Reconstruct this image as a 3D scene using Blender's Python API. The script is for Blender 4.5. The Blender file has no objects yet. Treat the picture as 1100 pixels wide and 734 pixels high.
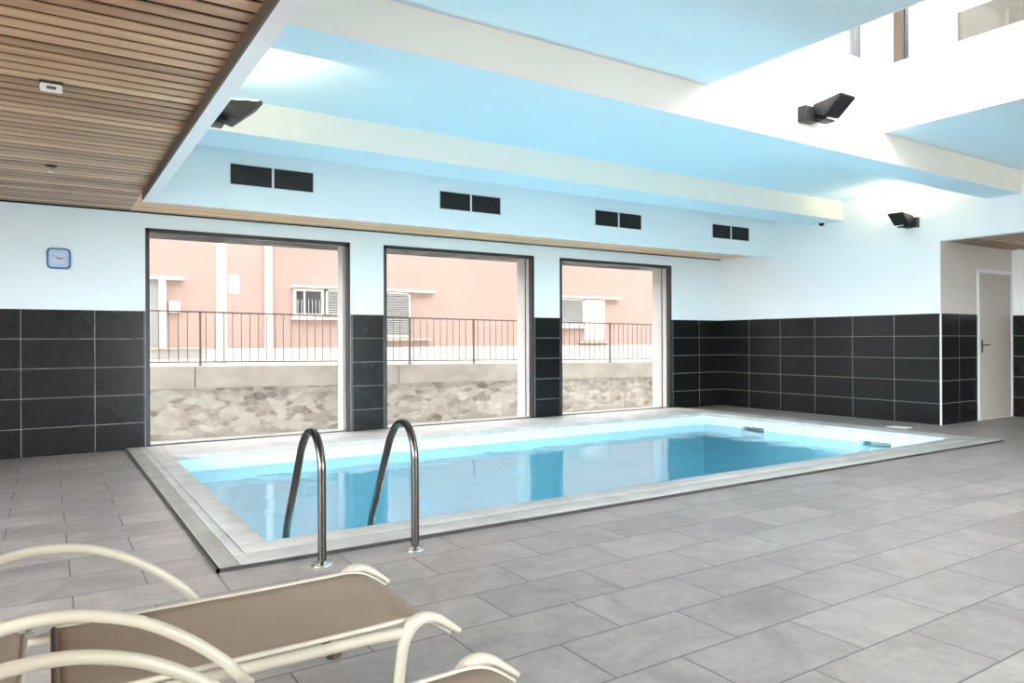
import bpy, bmesh, math, random
from mathutils import Vector, Matrix
random.seed(4)
C = bpy.context.scene.collection
PI = math.pi

# ------------------------------------------------------------------ materials
class NT:
    """small helper for building node trees"""
    def __init__(s, name):
        s.m = bpy.data.materials.new(name); s.m.use_nodes = True
        s.t = s.m.node_tree; s.n = s.t.nodes; s.l = s.t.links
        s.n.clear()
        s.out = s.n.new('ShaderNodeOutputMaterial')
    def node(s, typ, **kw):
        n = s.n.new(typ)
        for k, v in kw.items(): setattr(n, k, v)
        return n
    def link(s, a, b): s.l.new(a, b)
    def val(s, sock, v):
        if hasattr(v, 'is_output'): s.l.new(v, sock)
        else: sock.default_value = v
    def math(s, op, a, b=0.0, c=None):
        n = s.node('ShaderNodeMath', operation=op)
        s.val(n.inputs[0], a); s.val(n.inputs[1], b)
        if c is not None: s.val(n.inputs[2], c)
        return n.outputs[0]
    def mix(s, f, a, b):
        n = s.node('ShaderNodeMix', data_type='RGBA')
        s.val(n.inputs[0], f); s.val(n.inputs[6], a); s.val(n.inputs[7], b)
        return n.outputs[2]
    def pos(s):
        g = s.node('ShaderNodeNewGeometry')
        x = s.node('ShaderNodeSeparateXYZ'); s.link(g.outputs['Position'], x.inputs[0])
        return g.outputs['Position'], x.outputs[0], x.outputs[1], x.outputs[2]
    def objpos(s):
        g = s.node('ShaderNodeTexCoord')
        return g.outputs['Object']
    def noise(s, vec, scale, detail=4.0, rough=.55, dist=0.0):
        n = s.node('ShaderNodeTexNoise')
        if vec is not None: s.link(vec, n.inputs['Vector'])
        n.inputs['Scale'].default_value = scale; n.inputs['Detail'].default_value = detail
        n.inputs['Roughness'].default_value = rough; n.inputs['Distortion'].default_value = dist
        return n.outputs['Fac']
    def scaled(s, vec, sc):
        n = s.node('ShaderNodeMapping'); s.link(vec, n.inputs['Vector'])
        n.inputs['Scale'].default_value = sc
        return n.outputs[0]
    def ramp(s, f, stops):
        n = s.node('ShaderNodeValToRGB'); s.val(n.inputs[0], f)
        e = n.color_ramp.elements
        e[0].position, e[0].color = stops[0][0], (*stops[0][1], 1)
        e[1].position, e[1].color = stops[-1][0], (*stops[-1][1], 1)
        for p, c in stops[1:-1]:
            k = e.new(p); k.color = (*c, 1)
        return n.outputs[0]
    def bump(s, h, strength=.2, dist=.01):
        n = s.node('ShaderNodeBump'); s.link(h, n.inputs['Height'])
        n.inputs['Strength'].default_value = strength; n.inputs['Distance'].default_value = dist
        return n.outputs[0]
    def pbr(s, col, rough=.5, metal=0.0, spec=.5, normal=None, emit=None, estr=0.0, sheen=0.0):
        b = s.node('ShaderNodeBsdfPrincipled')
        if isinstance(col, tuple): col = (*col[:3], 1)
        s.val(b.inputs['Base Color'], col); s.val(b.inputs['Roughness'], rough)
        b.inputs['Metallic'].default_value = metal
        b.inputs['Specular IOR Level'].default_value = spec
        if normal is not None: s.link(normal, b.inputs['Normal'])
        if emit is not None:
            b.inputs['Emission Color'].default_value = (*emit, 1); b.inputs['Emission Strength'].default_value = estr
        s.link(b.outputs[0], s.out.inputs[0])
        return s.m

def plain(name, col, rough=.5, metal=0.0, spec=.5, var=.04, scale=12.0):
    t = NT(name); p = t.objpos()
    n = t.noise(p, scale, 3)
    k = t.math('MULTIPLY_ADD', n, 2*var, 1-var)
    mx = t.node('ShaderNodeMix', data_type='RGBA', blend_type='MULTIPLY')
    mx.inputs[0].default_value = 1.0; mx.inputs[6].default_value = (*col, 1)
    cc = t.node('ShaderNodeCombineColor')
    for i in range(3): t.link(k, cc.inputs[i])
    t.link(cc.outputs[0], mx.inputs[7])
    return t.pbr(mx.outputs[2], rough, metal, spec)

def plaster(name, col):
    t = NT(name); p, x, y, z = t.pos()
    n = t.noise(p, 3.0, 3); f = t.noise(p, 140.0, 2)
    c = t.mix(n, (*[v*.975 for v in col], 1), (*[min(1, v*1.015) for v in col], 1))
    return t.pbr(c, .75, normal=t.bump(f, .05, .002), spec=.3)

def grid_lines(t, u, off, pitch, w):
    """1 on grout lines, else 0; also the cell index"""
    a = t.math('DIVIDE', t.math('SUBTRACT', u, off), pitch)
    fl = t.math('FLOOR', a); fr = t.math('SUBTRACT', a, fl)
    d = t.math('MINIMUM', fr, t.math('SUBTRACT', 1.0, fr))
    return t.math('LESS_THAN', d, w/2/pitch), fl

def dado(name, axis, off, pitch=.6235, ztop=1.491, zp=.3016):
    t = NT(name); p, x, y, z = t.pos()
    u = {'x': x, 'y': y}[axis]
    lv, iv = grid_lines(t, u, off, pitch, .0055)
    lh, ih = grid_lines(t, z, ztop, zp, .0055)
    g = t.math('MAXIMUM', lv, lh)
    wn = t.node('ShaderNodeTexWhiteNoise', noise_dimensions='2D')
    cv = t.node('ShaderNodeCombineXYZ'); t.link(iv, cv.inputs[0]); t.link(ih, cv.inputs[1]); t.link(cv.outputs[0], wn.inputs['Vector'])
    cl = t.noise(p, 5.0, 5)
    k = t.math('ADD', t.math('MULTIPLY', wn.outputs[0], .3), t.math('MULTIPLY', cl, .7))
    tile = t.mix(k, (.0055, .0054, .0058, 1), (.0085, .0083, .0088, 1))
    col = t.mix(g, tile, (.24, .24, .24, 1))
    rough = t.math('MULTIPLY_ADD', g, .4, .27)
    return t.pbr(col, rough, normal=t.bump(t.math('SUBTRACT', 1.0, g), .25, .003), spec=.26)

def floor_tiles():
    t = NT('slate_floor_tiles'); p, x, y, z = t.pos()
    PY, PX = .3266, .613
    a = t.math('DIVIDE', t.math('SUBTRACT', y, 1.882), PY)
    row = t.math('FLOOR', a); fr = t.math('SUBTRACT', a, row)
    dy = t.math('MULTIPLY', t.math('MINIMUM', fr, t.math('SUBTRACT', 1.0, fr)), PY)
    odd = t.math('FLOORED_MODULO', row, 2.0)
    xs = t.math('ADD', t.math('SUBTRACT', x, 1.63), t.math('MULTIPLY', odd, PX/2))
    b = t.math('DIVIDE', xs, PX)
    ci = t.math('FLOOR', b); fx = t.math('SUBTRACT', b, ci)
    dx = t.math('MULTIPLY', t.math('MINIMUM', fx, t.math('SUBTRACT', 1.0, fx)), PX)
    d = t.math('MINIMUM', dx, dy)
    g = t.math('LESS_THAN', d, .0034)
    wn = t.node('ShaderNodeTexWhiteNoise', noise_dimensions='2D')
    cv = t.node('ShaderNodeCombineXYZ'); t.link(row, cv.inputs[0]); t.link(ci, cv.inputs[1]); t.link(cv.outputs[0], wn.inputs['Vector'])
    # shift the veining per tile so it breaks at the joints
    off = t.node('ShaderNodeVectorMath', operation='SCALE'); t.link(wn.outputs['Color'], off.inputs[0]); off.inputs['Scale'].default_value = 9.0
    add = t.node('ShaderNodeVectorMath', operation='ADD'); t.link(p, add.inputs[0]); t.link(off.outputs[0], add.inputs[1])
    v1 = t.noise(add.outputs[0], 2.2, 6, .62, 1.6)
    v2 = t.noise(add.outputs[0], 26.0, 4, .6)
    k = t.math('ADD', t.math('MULTIPLY', v1, .75), t.math('MULTIPLY', v2, .25))
    k = t.math('ADD', k, t.math('MULTIPLY', t.math('SUBTRACT', wn.outputs[0], .5), .12))
    tile = t.ramp(k, [(.28, (.205, .180, .174)), (.5, (.308, .276, .266)), (.72, (.425, .388, .372))])
    col = t.mix(g, tile, (.085, .083, .082, 1))
    rough = t.math('MULTIPLY_ADD', v1, .22, .27)
    return t.pbr(col, rough, normal=t.bump(t.math('SUBTRACT', k, t.math('MULTIPLY', g, .8)), .16, .004), spec=.5)

def wood(name, axis_scale, tones):
    t = NT(name); p, x, y, z = t.pos()
    s = t.scaled(p, axis_scale)
    n = t.noise(s, 3.0, 6, .6, .6)
    # board to board difference
    idx = t.math('FLOOR', t.math('DIVIDE', t.math('SUBTRACT', y, .10), .12))
    wn = t.node('ShaderNodeTexWhiteNoise', noise_dimensions='1D'); t.link(idx, wn.inputs['W'])
    k = t.math('ADD', t.math('MULTIPLY', n, .62), t.math('MULTIPLY', wn.outputs[0], .38))
    col = t.ramp(k, tones)
    return t.pbr(col, .36, spec=.6, normal=t.bump(n, .08, .003))

def stone_wall():
    t = NT('rubble_stone_wall'); p, x, y, z = t.pos()
    dn = t.node('ShaderNodeTexNoise'); t.link(p, dn.inputs['Vector']); dn.inputs['Scale'].default_value = 4.0; dn.inputs['Detail'].default_value = 4
    mixv = t.node('ShaderNodeMix', data_type='VECTOR'); mixv.inputs[0].default_value = .16
    t.link(t.scaled(p, (1.0, 1.0, 2.1)), mixv.inputs[4]); t.link(dn.outputs['Color'], mixv.inputs[5])
    v = t.node('ShaderNodeTexVoronoi', feature='F1'); t.link(mixv.outputs[1], v.inputs['Vector']); v.inputs['Scale'].default_value = 5.2
    e = t.node('ShaderNodeTexVoronoi', feature='DISTANCE_TO_EDGE'); t.link(mixv.outputs[1], e.inputs['Vector']); e.inputs['Scale'].default_value = 5.2
    sep = t.node('ShaderNodeSeparateColor'); t.link(v.outputs['Color'], sep.inputs[0])
    big = t.noise(p, 1.1, 3, .5)
    k = t.math('ADD', t.math('MULTIPLY', sep.outputs[0], .30), t.math('MULTIPLY', t.noise(p, 8.0, 7, .65), .40))
    k = t.math('ADD', k, t.math('MULTIPLY', big, .30))
    col = t.ramp(k, [(.28, (.25, .21, .18)), (.45, (.50, .46, .41)), (.58, (.64, .60, .55)), (.75, (.78, .75, .70))])
    mr = t.math('SUBTRACT', 1.0, t.math('MINIMUM', 1.0, t.math('DIVIDE', e.outputs['Distance'], .09)))
    col = t.mix(t.math('MULTIPLY', mr, .75), col, (.56, .525, .475, 1))
    return t.pbr(col, .9, spec=.2, normal=t.bump(t.math('MINIMUM', e.outputs['Distance'], .12), .5, .06))

def streaked(name, a, b, scale=(1, 1, 1), ns=2.0, rough=.85, contrast=(.35, .65)):
    t = NT(name); p, x, y, z = t.pos()
    n = t.noise(t.scaled(p, scale), ns, 6, .62, .4)
    c = t.ramp(n, [(contrast[0], a), (contrast[1], b)])
    return t.pbr(c, rough, spec=.25, normal=t.bump(n, .15, .01))

def water_mat():
    t = NT('pool_water_surface'); p, x, y, z = t.pos()
    n1 = t.noise(t.scaled(p, (1.0, 1.6, 1.0)), 2.2, 2, .4)
    n2 = t.noise(p, 9.0, 2, .5)
    h = t.math('ADD', n1, t.math('MULTIPLY', n2, .10))
    nb = t.bump(h, .055, .12)
    tr = t.node('ShaderNodeBsdfTransparent'); tr.inputs[0].default_value = (.54, .88, .975, 1)
    gl = t.node('ShaderNodeBsdfGlossy'); gl.inputs['Roughness'].default_value = .02; t.link(nb, gl.inputs['Normal'])
    fr = t.node('ShaderNodeFresnel'); fr.inputs['IOR'].default_value = 1.95; t.link(nb, fr.inputs['Normal'])
    mx = t.node('ShaderNodeMixShader'); t.link(fr.outputs[0], mx.inputs[0]); t.link(tr.outputs[0], mx.inputs[1]); t.link(gl.outputs[0], mx.inputs[2])
    t.link(mx.outputs[0], t.out.inputs[0]); return t.m

def glass_mat(name, tint, ior=1.45, rough=0.0):
    t = NT(name)
    tr = t.node('ShaderNodeBsdfTransparent'); tr.inputs[0].default_value = (*tint, 1)
    gl = t.node('ShaderNodeBsdfGlossy'); gl.inputs['Roughness'].default_value = rough
    fr = t.node('ShaderNodeFresnel'); fr.inputs['IOR'].default_value = ior
    mx = t.node('ShaderNodeMixShader'); ge = t.node('ShaderNodeNewGeometry'); t.link(t.math('MULTIPLY', fr.outputs[0], t.math('SUBTRACT', 1.0, ge.outputs['Backfacing'])), mx.inputs[0]); t.link(tr.outputs[0], mx.inputs[1]); t.link(gl.outputs[0], mx.inputs[2])
    t.link(mx.outputs[0], t.out.inputs[0]); return t.m

def fabric():
    t = NT('taupe_mesh_fabric'); p = t.objpos()
    w1 = t.node('ShaderNodeTexWave', wave_type='BANDS', bands_direction='X'); t.link(p, w1.inputs[0]); w1.inputs['Scale'].default_value = 160
    w2 = t.node('ShaderNodeTexWave', wave_type='BANDS', bands_direction='Y'); t.link(p, w2.inputs[0]); w2.inputs['Scale'].default_value = 160
    k = t.math('MULTIPLY', w1.outputs['Fac'], w2.outputs['Fac'])
    n = t.noise(p, 6.0, 3)
    kk = t.math('ADD', t.math('MULTIPLY', k, .3), t.math('MULTIPLY', n, .7))
    c = t.mix(kk, (.26, .195, .15, 1), (.35, .27, .21, 1))
    return t.pbr(c, .62, spec=.35)

def lamp_glass(name, col, strength):
    t = NT(name)
    return t.pbr((.9, .88, .8), .3, emit=col, estr=strength)

M = {}
M['white'] = plaster('white_plaster', (.90, .905, .91))
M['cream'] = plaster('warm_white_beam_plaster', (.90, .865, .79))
M['blue'] = plaster('pale_blue_ceiling_plaster', (.67, .825, .90))  # same pale blue on ceilings and beam undersides
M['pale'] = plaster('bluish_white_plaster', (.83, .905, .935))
M['frame'] = plain('black_window_frame', (.022, .024, .026), .4)
M['grey_metal'] = plain('grey_metal', (.11, .115, .125), .4, .3)
M['black'] = plain('black_powder_coat', (.012, .013, .014), .45)
M['dark_grey'] = plain('dark_grey_coat', (.022, .023, .024), .42)
M['steel'] = plain('satin_stainless_steel', (.115, .10, .088), .22, 1.0)
M['chrome'] = plain('polished_steel', (.72, .71, .69), .18, 1.0)
M['cream_tube'] = plain('cream_coated_tube', (.50, .46, .365), .32, 0, .5)
M['fabric'] = fabric()
M['rubber_shade'] = plain('rubber_and_edge_shade', (.03, .027, .025), .7)  # lounger foot caps, and the painted shade line at the coping edge
M['white_plastic'] = plain('white_plastic', (.82, .83, .83), .35)
M['floor'] = floor_tiles()
M['coping'] = streaked('pale_stone_coping', (.40, .388, .37), (.53, .515, .495), (1, 1, 1), 3.0, .55)
M['liner'] = plain('pale_blue_pool_liner', (.62, .87, .95), .4, 0, .4, .02, 2.0)
M['water'] = water_mat()
M['wood'] = wood('cedar_ceiling_boards', (.35, 6.0, 6.0), [(.22, (.20, .095, .05)), (.5, (.49, .285, .155)), (.78, (.76, .51, .30))])
M['wood_lit'] = wood('window_lit_cedar', (.35, 6.0, 6.0), [(.2, (.60, .31, .135)), (.5, (.80, .475, .235)), (.8, (.90, .61, .345))])  # lighter copy of the boards, window light put into the colour
M['wood_dark'] = plain('shadow_gap_backing', (.015, .011, .009), .8)
M['lip_shade'] = plain('shaded_lip_side', (.085, .068, .055), .5)  # shade on the side of the white lip, put in as dark colour
M['stone'] = stone_wall()
M['concrete'] = streaked('weathered_concrete', (.36, .337, .295), (.50, .47, .42), (1, 1, 1.5), 2.0)
M['lintel'] = streaked('stained_lintel_concrete', (.06, .06, .057), (.26, .255, .24), (.8, 1, 2.5), 2.6, .9, (.36, .62))
M['pink'] = streaked('salmon_render', (.405, .295, .262), (.455, .34, .305), (.3, .3, .3), 1.0, .9)
M['ext_white'] = plain('white_exterior_paint', (.66, .645, .62), .7)
M['ext_beige'] = plain('beige_exterior_paint', (.44, .41, .35), .7)
M['shutter'] = plain('pale_grey_shutter', (.33, .33, .32), .6)
M['dark_pane'] = plain('dark_window_pane', (.06, .06, .065), .15)
M['railing'] = plain('brown_grey_iron', (.12, .092, .075), .6)
M['warm'] = plaster('dimmed_passage_plaster', (.70, .665, .605))  # darker than the white walls, dimness of the passage put into the colour
M['gravel'] = streaked('pale_gravel', (.3, .29, .27), (.44, .42, .40), (1, 1, 1), 14.0)
M['door'] = plain('warm_white_door_paint', (.50, .46, .40), .45)
M['eave'] = plain('beige_eave_paint', (.26, .24, .195), .7)
M['brown'] = plain('brown_window_profile', (.11, .078, .055), .5)
M['clock_blue'] = plain('blue_clock_rim', (.06, .16, .34), .35)
M['clock_face'] = plain('pale_blue_clock_face', (.42, .60, .80), .4)
M['clock_mid'] = plain('pale_lilac_dial', (.62, .62, .72), .4)
M['roof'] = plain('grey_roof_felt', (.30, .30, .30), .9)
M['glass'] = glass_mat('view_dimming_glass', (.505, .502, .498), 1.10, .22)  # tint added to hold the bright outside view down
M['clear'] = glass_mat('clear_glass', (.97, .98, .98))
M['roof_glass'] = glass_mat('grey_roof_glass', (.33, .33, .33))
M['side_glass'] = glass_mat('grey_side_glass', (.40, .40, .40))
M['lamp'] = lamp_glass('warm_lamp_glass', (1.0, .77, .43), 75.0)
M['pool_fill_lamp'] = lamp_glass('pool_fill_glass', (.85, .97, 1.0), 80.0)  # glow of the lamps added in the pool floor
M['grate'] = plain('green_grey_weir_flap', (.30, .40, .38), .5)

# ------------------------------------------------------------------ mesh helpers
class MB:
    def __init__(s): s.b = bmesh.new(); s.mats = []
    def mi(s, m):
        if m not in s.mats: s.mats.append(m)
        return s.mats.index(m)
    def _tag(s, faces, m, smooth=False):
        i = s.mi(m)
        for f in faces: f.material_index = i; f.smooth = smooth
    def box(s, x0, x1, y0, y1, z0, z1, m, bevel=0.0):
        x0, x1 = min(x0, x1), max(x0, x1); y0, y1 = min(y0, y1), max(y0, y1); z0, z1 = min(z0, z1), max(z0, z1)
        b = bmesh.new()
        v = [b.verts.new((x, y, z)) for z in (z0, z1) for y in (y0, y1) for x in (x0, x1)]
        for q in ((0, 2, 3, 1), (4, 5, 7, 6), (0, 1, 5, 4), (2, 6, 7, 3), (0, 4, 6, 2), (1, 3, 7, 5)):
            b.faces.new([v[i] for i in q])
        if bevel > 0:
            bmesh.ops.bevel(b, geom=list(b.edges), offset=bevel, segments=2, affect='EDGES', profile=.6)
        s._merge(b, m, bevel > 0); return s
    def _merge(s, b, m, smooth=False):
        i = s.mi(m); vm = {}
        for v in b.verts: vm[v] = s.b.verts.new(v.co)
        for f in b.faces:
            try:
                g = s.b.faces.new([vm[v] for v in f.verts]); g.material_index = i; g.smooth = smooth
            except ValueError: pass
        b.free()
    def prism(s, pts, axis, a0, a1, m, bevel=0.0):
        """extrude a 2-D outline along an axis: axis 'x' -> pts are (y,z), 'y' -> (x,z), 'z' -> (x,y)"""
        b = bmesh.new()
        def P(p, a): return {'x': (a, p[0], p[1]), 'y': (p[0], a, p[1]), 'z': (p[0], p[1], a)}[axis]
        A = [b.verts.new(P(p, a0)) for p in pts]; B = [b.verts.new(P(p, a1)) for p in pts]
        n = len(pts)
        b.faces.new(A); b.faces.new(B[::-1])
        for i in range(n): b.faces.new([A[i], B[i], B[(i+1) % n], A[(i+1) % n]])
        bmesh.ops.recalc_face_normals(b, faces=b.faces)
        if bevel > 0: bmesh.ops.bevel(b, geom=list(b.edges), offset=bevel, segments=2, affect='EDGES')
        s._merge(b, m); return s
    def tube(s, pts, r, m, seg=14, caps=True):
        """sweep a circle (radius r, or one radius per point) along points"""
        pts = [Vector(p) for p in pts]; n = len(pts)
        rr = r if isinstance(r, (list, tuple)) else [r]*n
        T = []
        for i in range(n):
            a = pts[max(0, i-1)]; c = pts[min(n-1, i+1)]; T.append((c-a).normalized())
        up = Vector((0, 0, 1)) if abs(T[0].z) < .9 else Vector((0, 1, 0))
        N = (up - T[0]*up.dot(T[0])).normalized()
        rings = []; i_m = s.mi(m)
        for i in range(n):
            N = (N - T[i]*N.dot(T[i])).normalized(); Bn = T[i].cross(N)
            rings.append([s.b.verts.new(pts[i] + (N*math.cos(2*PI*k/seg) + Bn*math.sin(2*PI*k/seg))*rr[i]) for k in range(seg)])
        for i in range(n-1):
            for k in range(seg):
                f = s.b.faces.new([rings[i][k], rings[i][(k+1) % seg], rings[i+1][(k+1) % seg], rings[i+1][k]])
                f.material_index = i_m; f.smooth = True
        if caps:
            for ring, rev in ((rings[0], True), (rings[-1], False)):
                f = s.b.faces.new(ring[::-1] if rev else ring); f.material_index = i_m
        return s
    def lathe(s, prof, c, m, seg=28, axis='z'):
        """prof: list of (r, h)"""
        i_m = s.mi(m); rings = []
        for r, h in prof:
            ring = []
            for k in range(seg):
                a = 2*PI*k/seg; p = (r*math.cos(a), r*math.sin(a), h)
                if axis == 'y': p = (p[0], h, p[1])
                if axis == 'x': p = (h, p[0], p[1])
                ring.append(s.b.verts.new((c[0]+p[0], c[1]+p[1], c[2]+p[2])))
            rings.append(ring)
        for i in range(len(prof)-1):
            for k in range(seg):
                f = s.b.faces.new([rings[i][k], rings[i][(k+1) % seg], rings[i+1][(k+1) % seg], rings[i+1][k]])
                f.material_index = i_m; f.smooth = True
        for ring in (rings[0], rings[-1]):
            f = s.b.faces.new(ring); f.material_index = i_m
        return s
    def sheet(s, rows, m, thick=.004):
        """rows of points -> a smooth double sided sheet with a real thickness"""
        i_m = s.mi(m); top = [[s.b.verts.new(p) for p in r] for r in rows]
        bot = [[s.b.verts.new((p[0], p[1], p[2]-thick)) for p in r] for r in rows]
        R, K = len(rows), len(rows[0])
        def F(v, sm=True):
            f = s.b.faces.new(v); f.material_index = i_m; f.smooth = sm
        for i in range(R-1):
            for k in range(K-1):
                F([top[i][k], top[i][k+1], top[i+1][k+1], top[i+1][k]]); F([bot[i][k], bot[i+1][k], bot[i+1][k+1], bot[i][k+1]])
        for i in range(R-1):
            F([top[i][0], top[i+1][0], bot[i+1][0], bot[i][0]], False); F([top[i][-1], bot[i][-1], bot[i+1][-1], top[i+1][-1]], False)
        for k in range(K-1):
            F([top[0][k], bot[0][k], bot[0][k+1], top[0][k+1]], False); F([top[-1][k], top[-1][k+1], bot[-1][k+1], bot[-1][k]], False)
        return s
    def build(s, name, parent=None, loc=None):
        bmesh.ops.recalc_face_normals(s.b, faces=s.b.faces)
        me = bpy.data.meshes.new(name); s.b.to_mesh(me); s.b.free()
        for m in s.mats: me.materials.append(m)
        o = bpy.data.objects.new(name, me); C.objects.link(o)
        if parent is not None: o.parent = parent
        if loc is not None: o.location = loc
        return o

def tag(o, label=None, cat=None, group=None, kind=None):
    if label: o['label'] = label
    if cat: o['category'] = cat
    if group: o['group'] = group
    if kind: o['kind'] = kind
    return o
def struct(mb, name, label, cat, parent=None):
    o = mb.build(name, parent)
    if parent is None: tag(o, label, cat, kind='structure')
    return o
def empty(name, loc=(0, 0, 0), rz=0.0):
    o = bpy.data.objects.new(name, None); C.objects.link(o); o.location = loc; o.rotation_euler = (0, 0, rz)
    o.empty_display_size = .1
    return o
def thing(name, label, cat, loc=(0, 0, 0), rz=0.0, group=None, kind=None):
    return tag(empty(name, loc, rz), label, cat, group, kind)
def dup(root, loc, rz=None, label=None):
    r = root.copy(); C.objects.link(r); r.location = loc
    if rz is not None: r.rotation_euler = (0, 0, rz)
    if label: r['label'] = label
    for ch in list(root.children):
        c = ch.copy(); C.objects.link(c); c.parent = r
        for g in list(ch.children):
            d = g.copy(); C.objects.link(d); d.parent = c
    return r
def spline(pts, n=8):
    """Catmull-Rom through the points"""
    P = [Vector(p) for p in pts]; P = [P[0]*2-P[1]] + P + [P[-1]*2-P[-2]]
    out = []
    for i in range(1, len(P)-2):
        for k in range(n):
            t = k/n; a, b, c, d = P[i-1], P[i], P[i+1], P[i+2]
            out.append(.5*((2*b) + (c-a)*t + (2*a-5*b+4*c-d)*t*t + (-a+3*b-3*c+d)*t**3))
    out.append(P[-2]); return out

# ------------------------------------------------------------------ main dimensions (metres)
YW, YO = 8.763, 9.21          # inside / outside face of the window wall
XR = 10.018                   # right wall
YC = 5.018                    # where the right wall turns into the passage
XP = 12.045                   # end wall of the passage
ZT = 1.491                    # top of the dark tiles
ZW = 2.564                    # boarded ceiling
ZH = 2.456                    # passage header
ZC = 3.205                    # blue ceiling
YS = 7.62                     # face of the duct box over the windows
XL, YR = -3.6, -3.6           # left and rear walls (behind the camera)
WIN = [(.9117, 3.2236), (3.6742, 6.0326), (6.5006, 8.8255)]
ZWT = 2.396
WX0, WX1, WY0, WY1 = 4.50, 7.03, -3.2, 4.06      # roof lantern opening, lengthened out of view to let in more light
ZCURB = 3.87
PX0, PX1, PY0, PY1 = 1.05, 8.62, 4.22, 7.87    # pool opening
CX0, CX1, CY0 = .725, 8.975, 3.835             # outer edge of the coping

# ------------------------------------------------------------------ floor and pool
b = MB()
for x0, x1, y0, y1 in ((XL, XP+.3, YR-.3, CY0), (XL, CX0, CY0, YW), (CX1, XP+.3, CY0, YW)):
    b.box(x0, x1, y0, y1, -.25, 0, M['floor'])
struct(b, 'floor', 'grey slate tile floor in running bond around the pool', 'floor')

b = MB()
zt, zb, j = .02, -.029, .007
def ring(x0, x1, y0, y1, X0, X1, Y0, Y1):
    """rectangular ring with open joints, outer x0.. inner X0.."""
    b.box(x0, x1, y0, Y0-j/2, zb, zt, M['coping'], .004)
    b.box(x0, X0-j/2, Y0+j/2, y1, zb, zt, M['coping'], .004)
    b.box(X1+j/2, x1, Y0+j/2, y1, zb, zt, M['coping'], .004)
GX0, GX1, GY0 = .893, 8.80, 4.04
ring(CX0+.105, CX1, CY0, YW-.002, GX0, GX1, GY0, YW)
ring(GX0, GX1, GY0, YW-.002, PX0, PX1, PY0, YW)
b.box(PX0, PX1, PY1, YW-.002, zb, zt, M['coping'], .004)
b.box(CX0, CX0+.103, CY0, YW-.002, zb, zt-.006, M['coping'])
for k in range(6):           # anti-slip ribs along the left edge
    b.box(CX0+.004+k*.0165, CX0+.0135+k*.0165, CY0+.01, YW-.01, zt-.008, zt, M['coping'])
b.box(CX0-.016, CX0-.001, CY0-.016, YW-.002, -.1, .0185, M['rubber_shade'])  # dark strips here and below stand in for shade at the coping edge
b.box(CX0-.016, CX1+.001, CY0-.016, CY0-.001, -.1, .0185, M['rubber_shade'])
struct(b, 'pool_coping', 'pale stone coping with ribbed left edge around the pool', 'coping')

b = MB(); L = M['liner']; zf = -1.25; g = .015
b.box(PX0-.2, PX1+.5, PY0-.2, PY1+.2, zf-.15, zf, L)
b.box(PX0-.2, PX0-g, PY0-.2, PY1+.2, zf, -.12, L)
b.box(PX0-.2, PX1+.2, PY0-.2, PY0-g, zf, -.12, L)
b.box(PX0-.2, PX1+.2, PY1+g, PY1+.2, zf, -.12, L)
XB = PX1+g
skim = [(4.905, 5.315), (6.755, 7.175)]
zs0, zs1 = -.275, -.122
b.box(XB, XB+.3, PY0-.2, PY1+.2, zf, zs0, L)
ys = [PY0-.2, skim[0][0], skim[0][1], skim[1][0], skim[1][1], PY1+.2]
for k in (0, 2, 4): b.box(XB, XB+.3, ys[k], ys[k+1], zs0, -.121, L)
b.box(PX0-.2, PX0-g, PY0-.2, PY1+.2, -.121, -.03, L); b.box(PX0-.2, XB+.3, PY0-.2, PY0-g, -.121, -.03, L)
b.box(PX0-.2, XB+.3, PY1+g, PY1+.2, -.121, -.03, L); b.box(XB, XB+.3, PY0-.2, PY1+.2, -.121, -.03, L)
struct(b, 'pool_basin', 'pale blue lined rectangular pool basin below the windows', 'pool')
b = MB()
b.b.faces.new([b.b.verts.new(p) for p in ((PX0-g, PY0-g, -.155), (XB, PY0-g, -.155), (XB, PY1+g, -.155), (PX0-g, PY1+g, -.155))]); b.mi(M['water'])
tag(b.build('pool_water'), 'clear turquoise water filling the pool', 'water')

for i, lx in enumerate((1.9, 3.9, 5.9, 7.8)):  # unseen lamps added to light the water and ceiling from below
    t = thing('pool_fill_lamp', 'added unseen fill lamp in the pool floor, ' + ['below the handrails', 'second from the handrails', 'third from the handrails', 'closest to the skimmers'][i], 'fill lamp', (lx, 4.7, zf), 0, 'added fill lamps in the pool')
    q = MB(); q.lathe([(.17, .0), (.17, .02), (.145, .028), (.14, .02)], (0, 0, 0), M['chrome']); q.build('rim', t)
    q = MB(); q.lathe([(.139, .003), (.139, .020), (.11, .03), (.05, .037), (.003, .039)], (0, 0, 0), M['pool_fill_lamp']); tag(q.build('lamp_glass', t), 'glowing glass of the added lamp')
for i, (y0, y1) in enumerate(skim):
    t = thing('pool_skimmer', ['skimmer mouth in the end pool wall, the nearer one beside the coping corner',
                               'skimmer mouth in the end pool wall, the farther one near the windows'][i], 'skimmer', (XB, (y0+y1)/2, -.2), 0, 'skimmers in the end wall of the pool')
    h = (y1-y0)/2
    f = MB()
    for a in ((-h-.035, -h, -.10, .098), (h, h+.035, -.10, .098)): f.box(-.008, .01, a[0], a[1], a[2], a[3], M['white_plastic'], .002)
    f.box(-.008, .01, -h, h, .078, .098, M['white_plastic'], .002); f.box(-.008, .01, -h, h, -.10, -.075, M['white_plastic'], .002)
    f.build('frame', t)
    f = MB(); f.box(.24, .26, -h+.002, h-.002, -.074, .077, M['dark_grey']); f.build('throat', t)
    f = MB(); f.prism([(.03, -.07), (.045, -.07), (.11, .055), (.095, .055)], 'y', -h+.004, h-.09, M['grate']); tag(f.build('weir_flap', t), 'grey-green weir flap')

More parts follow.
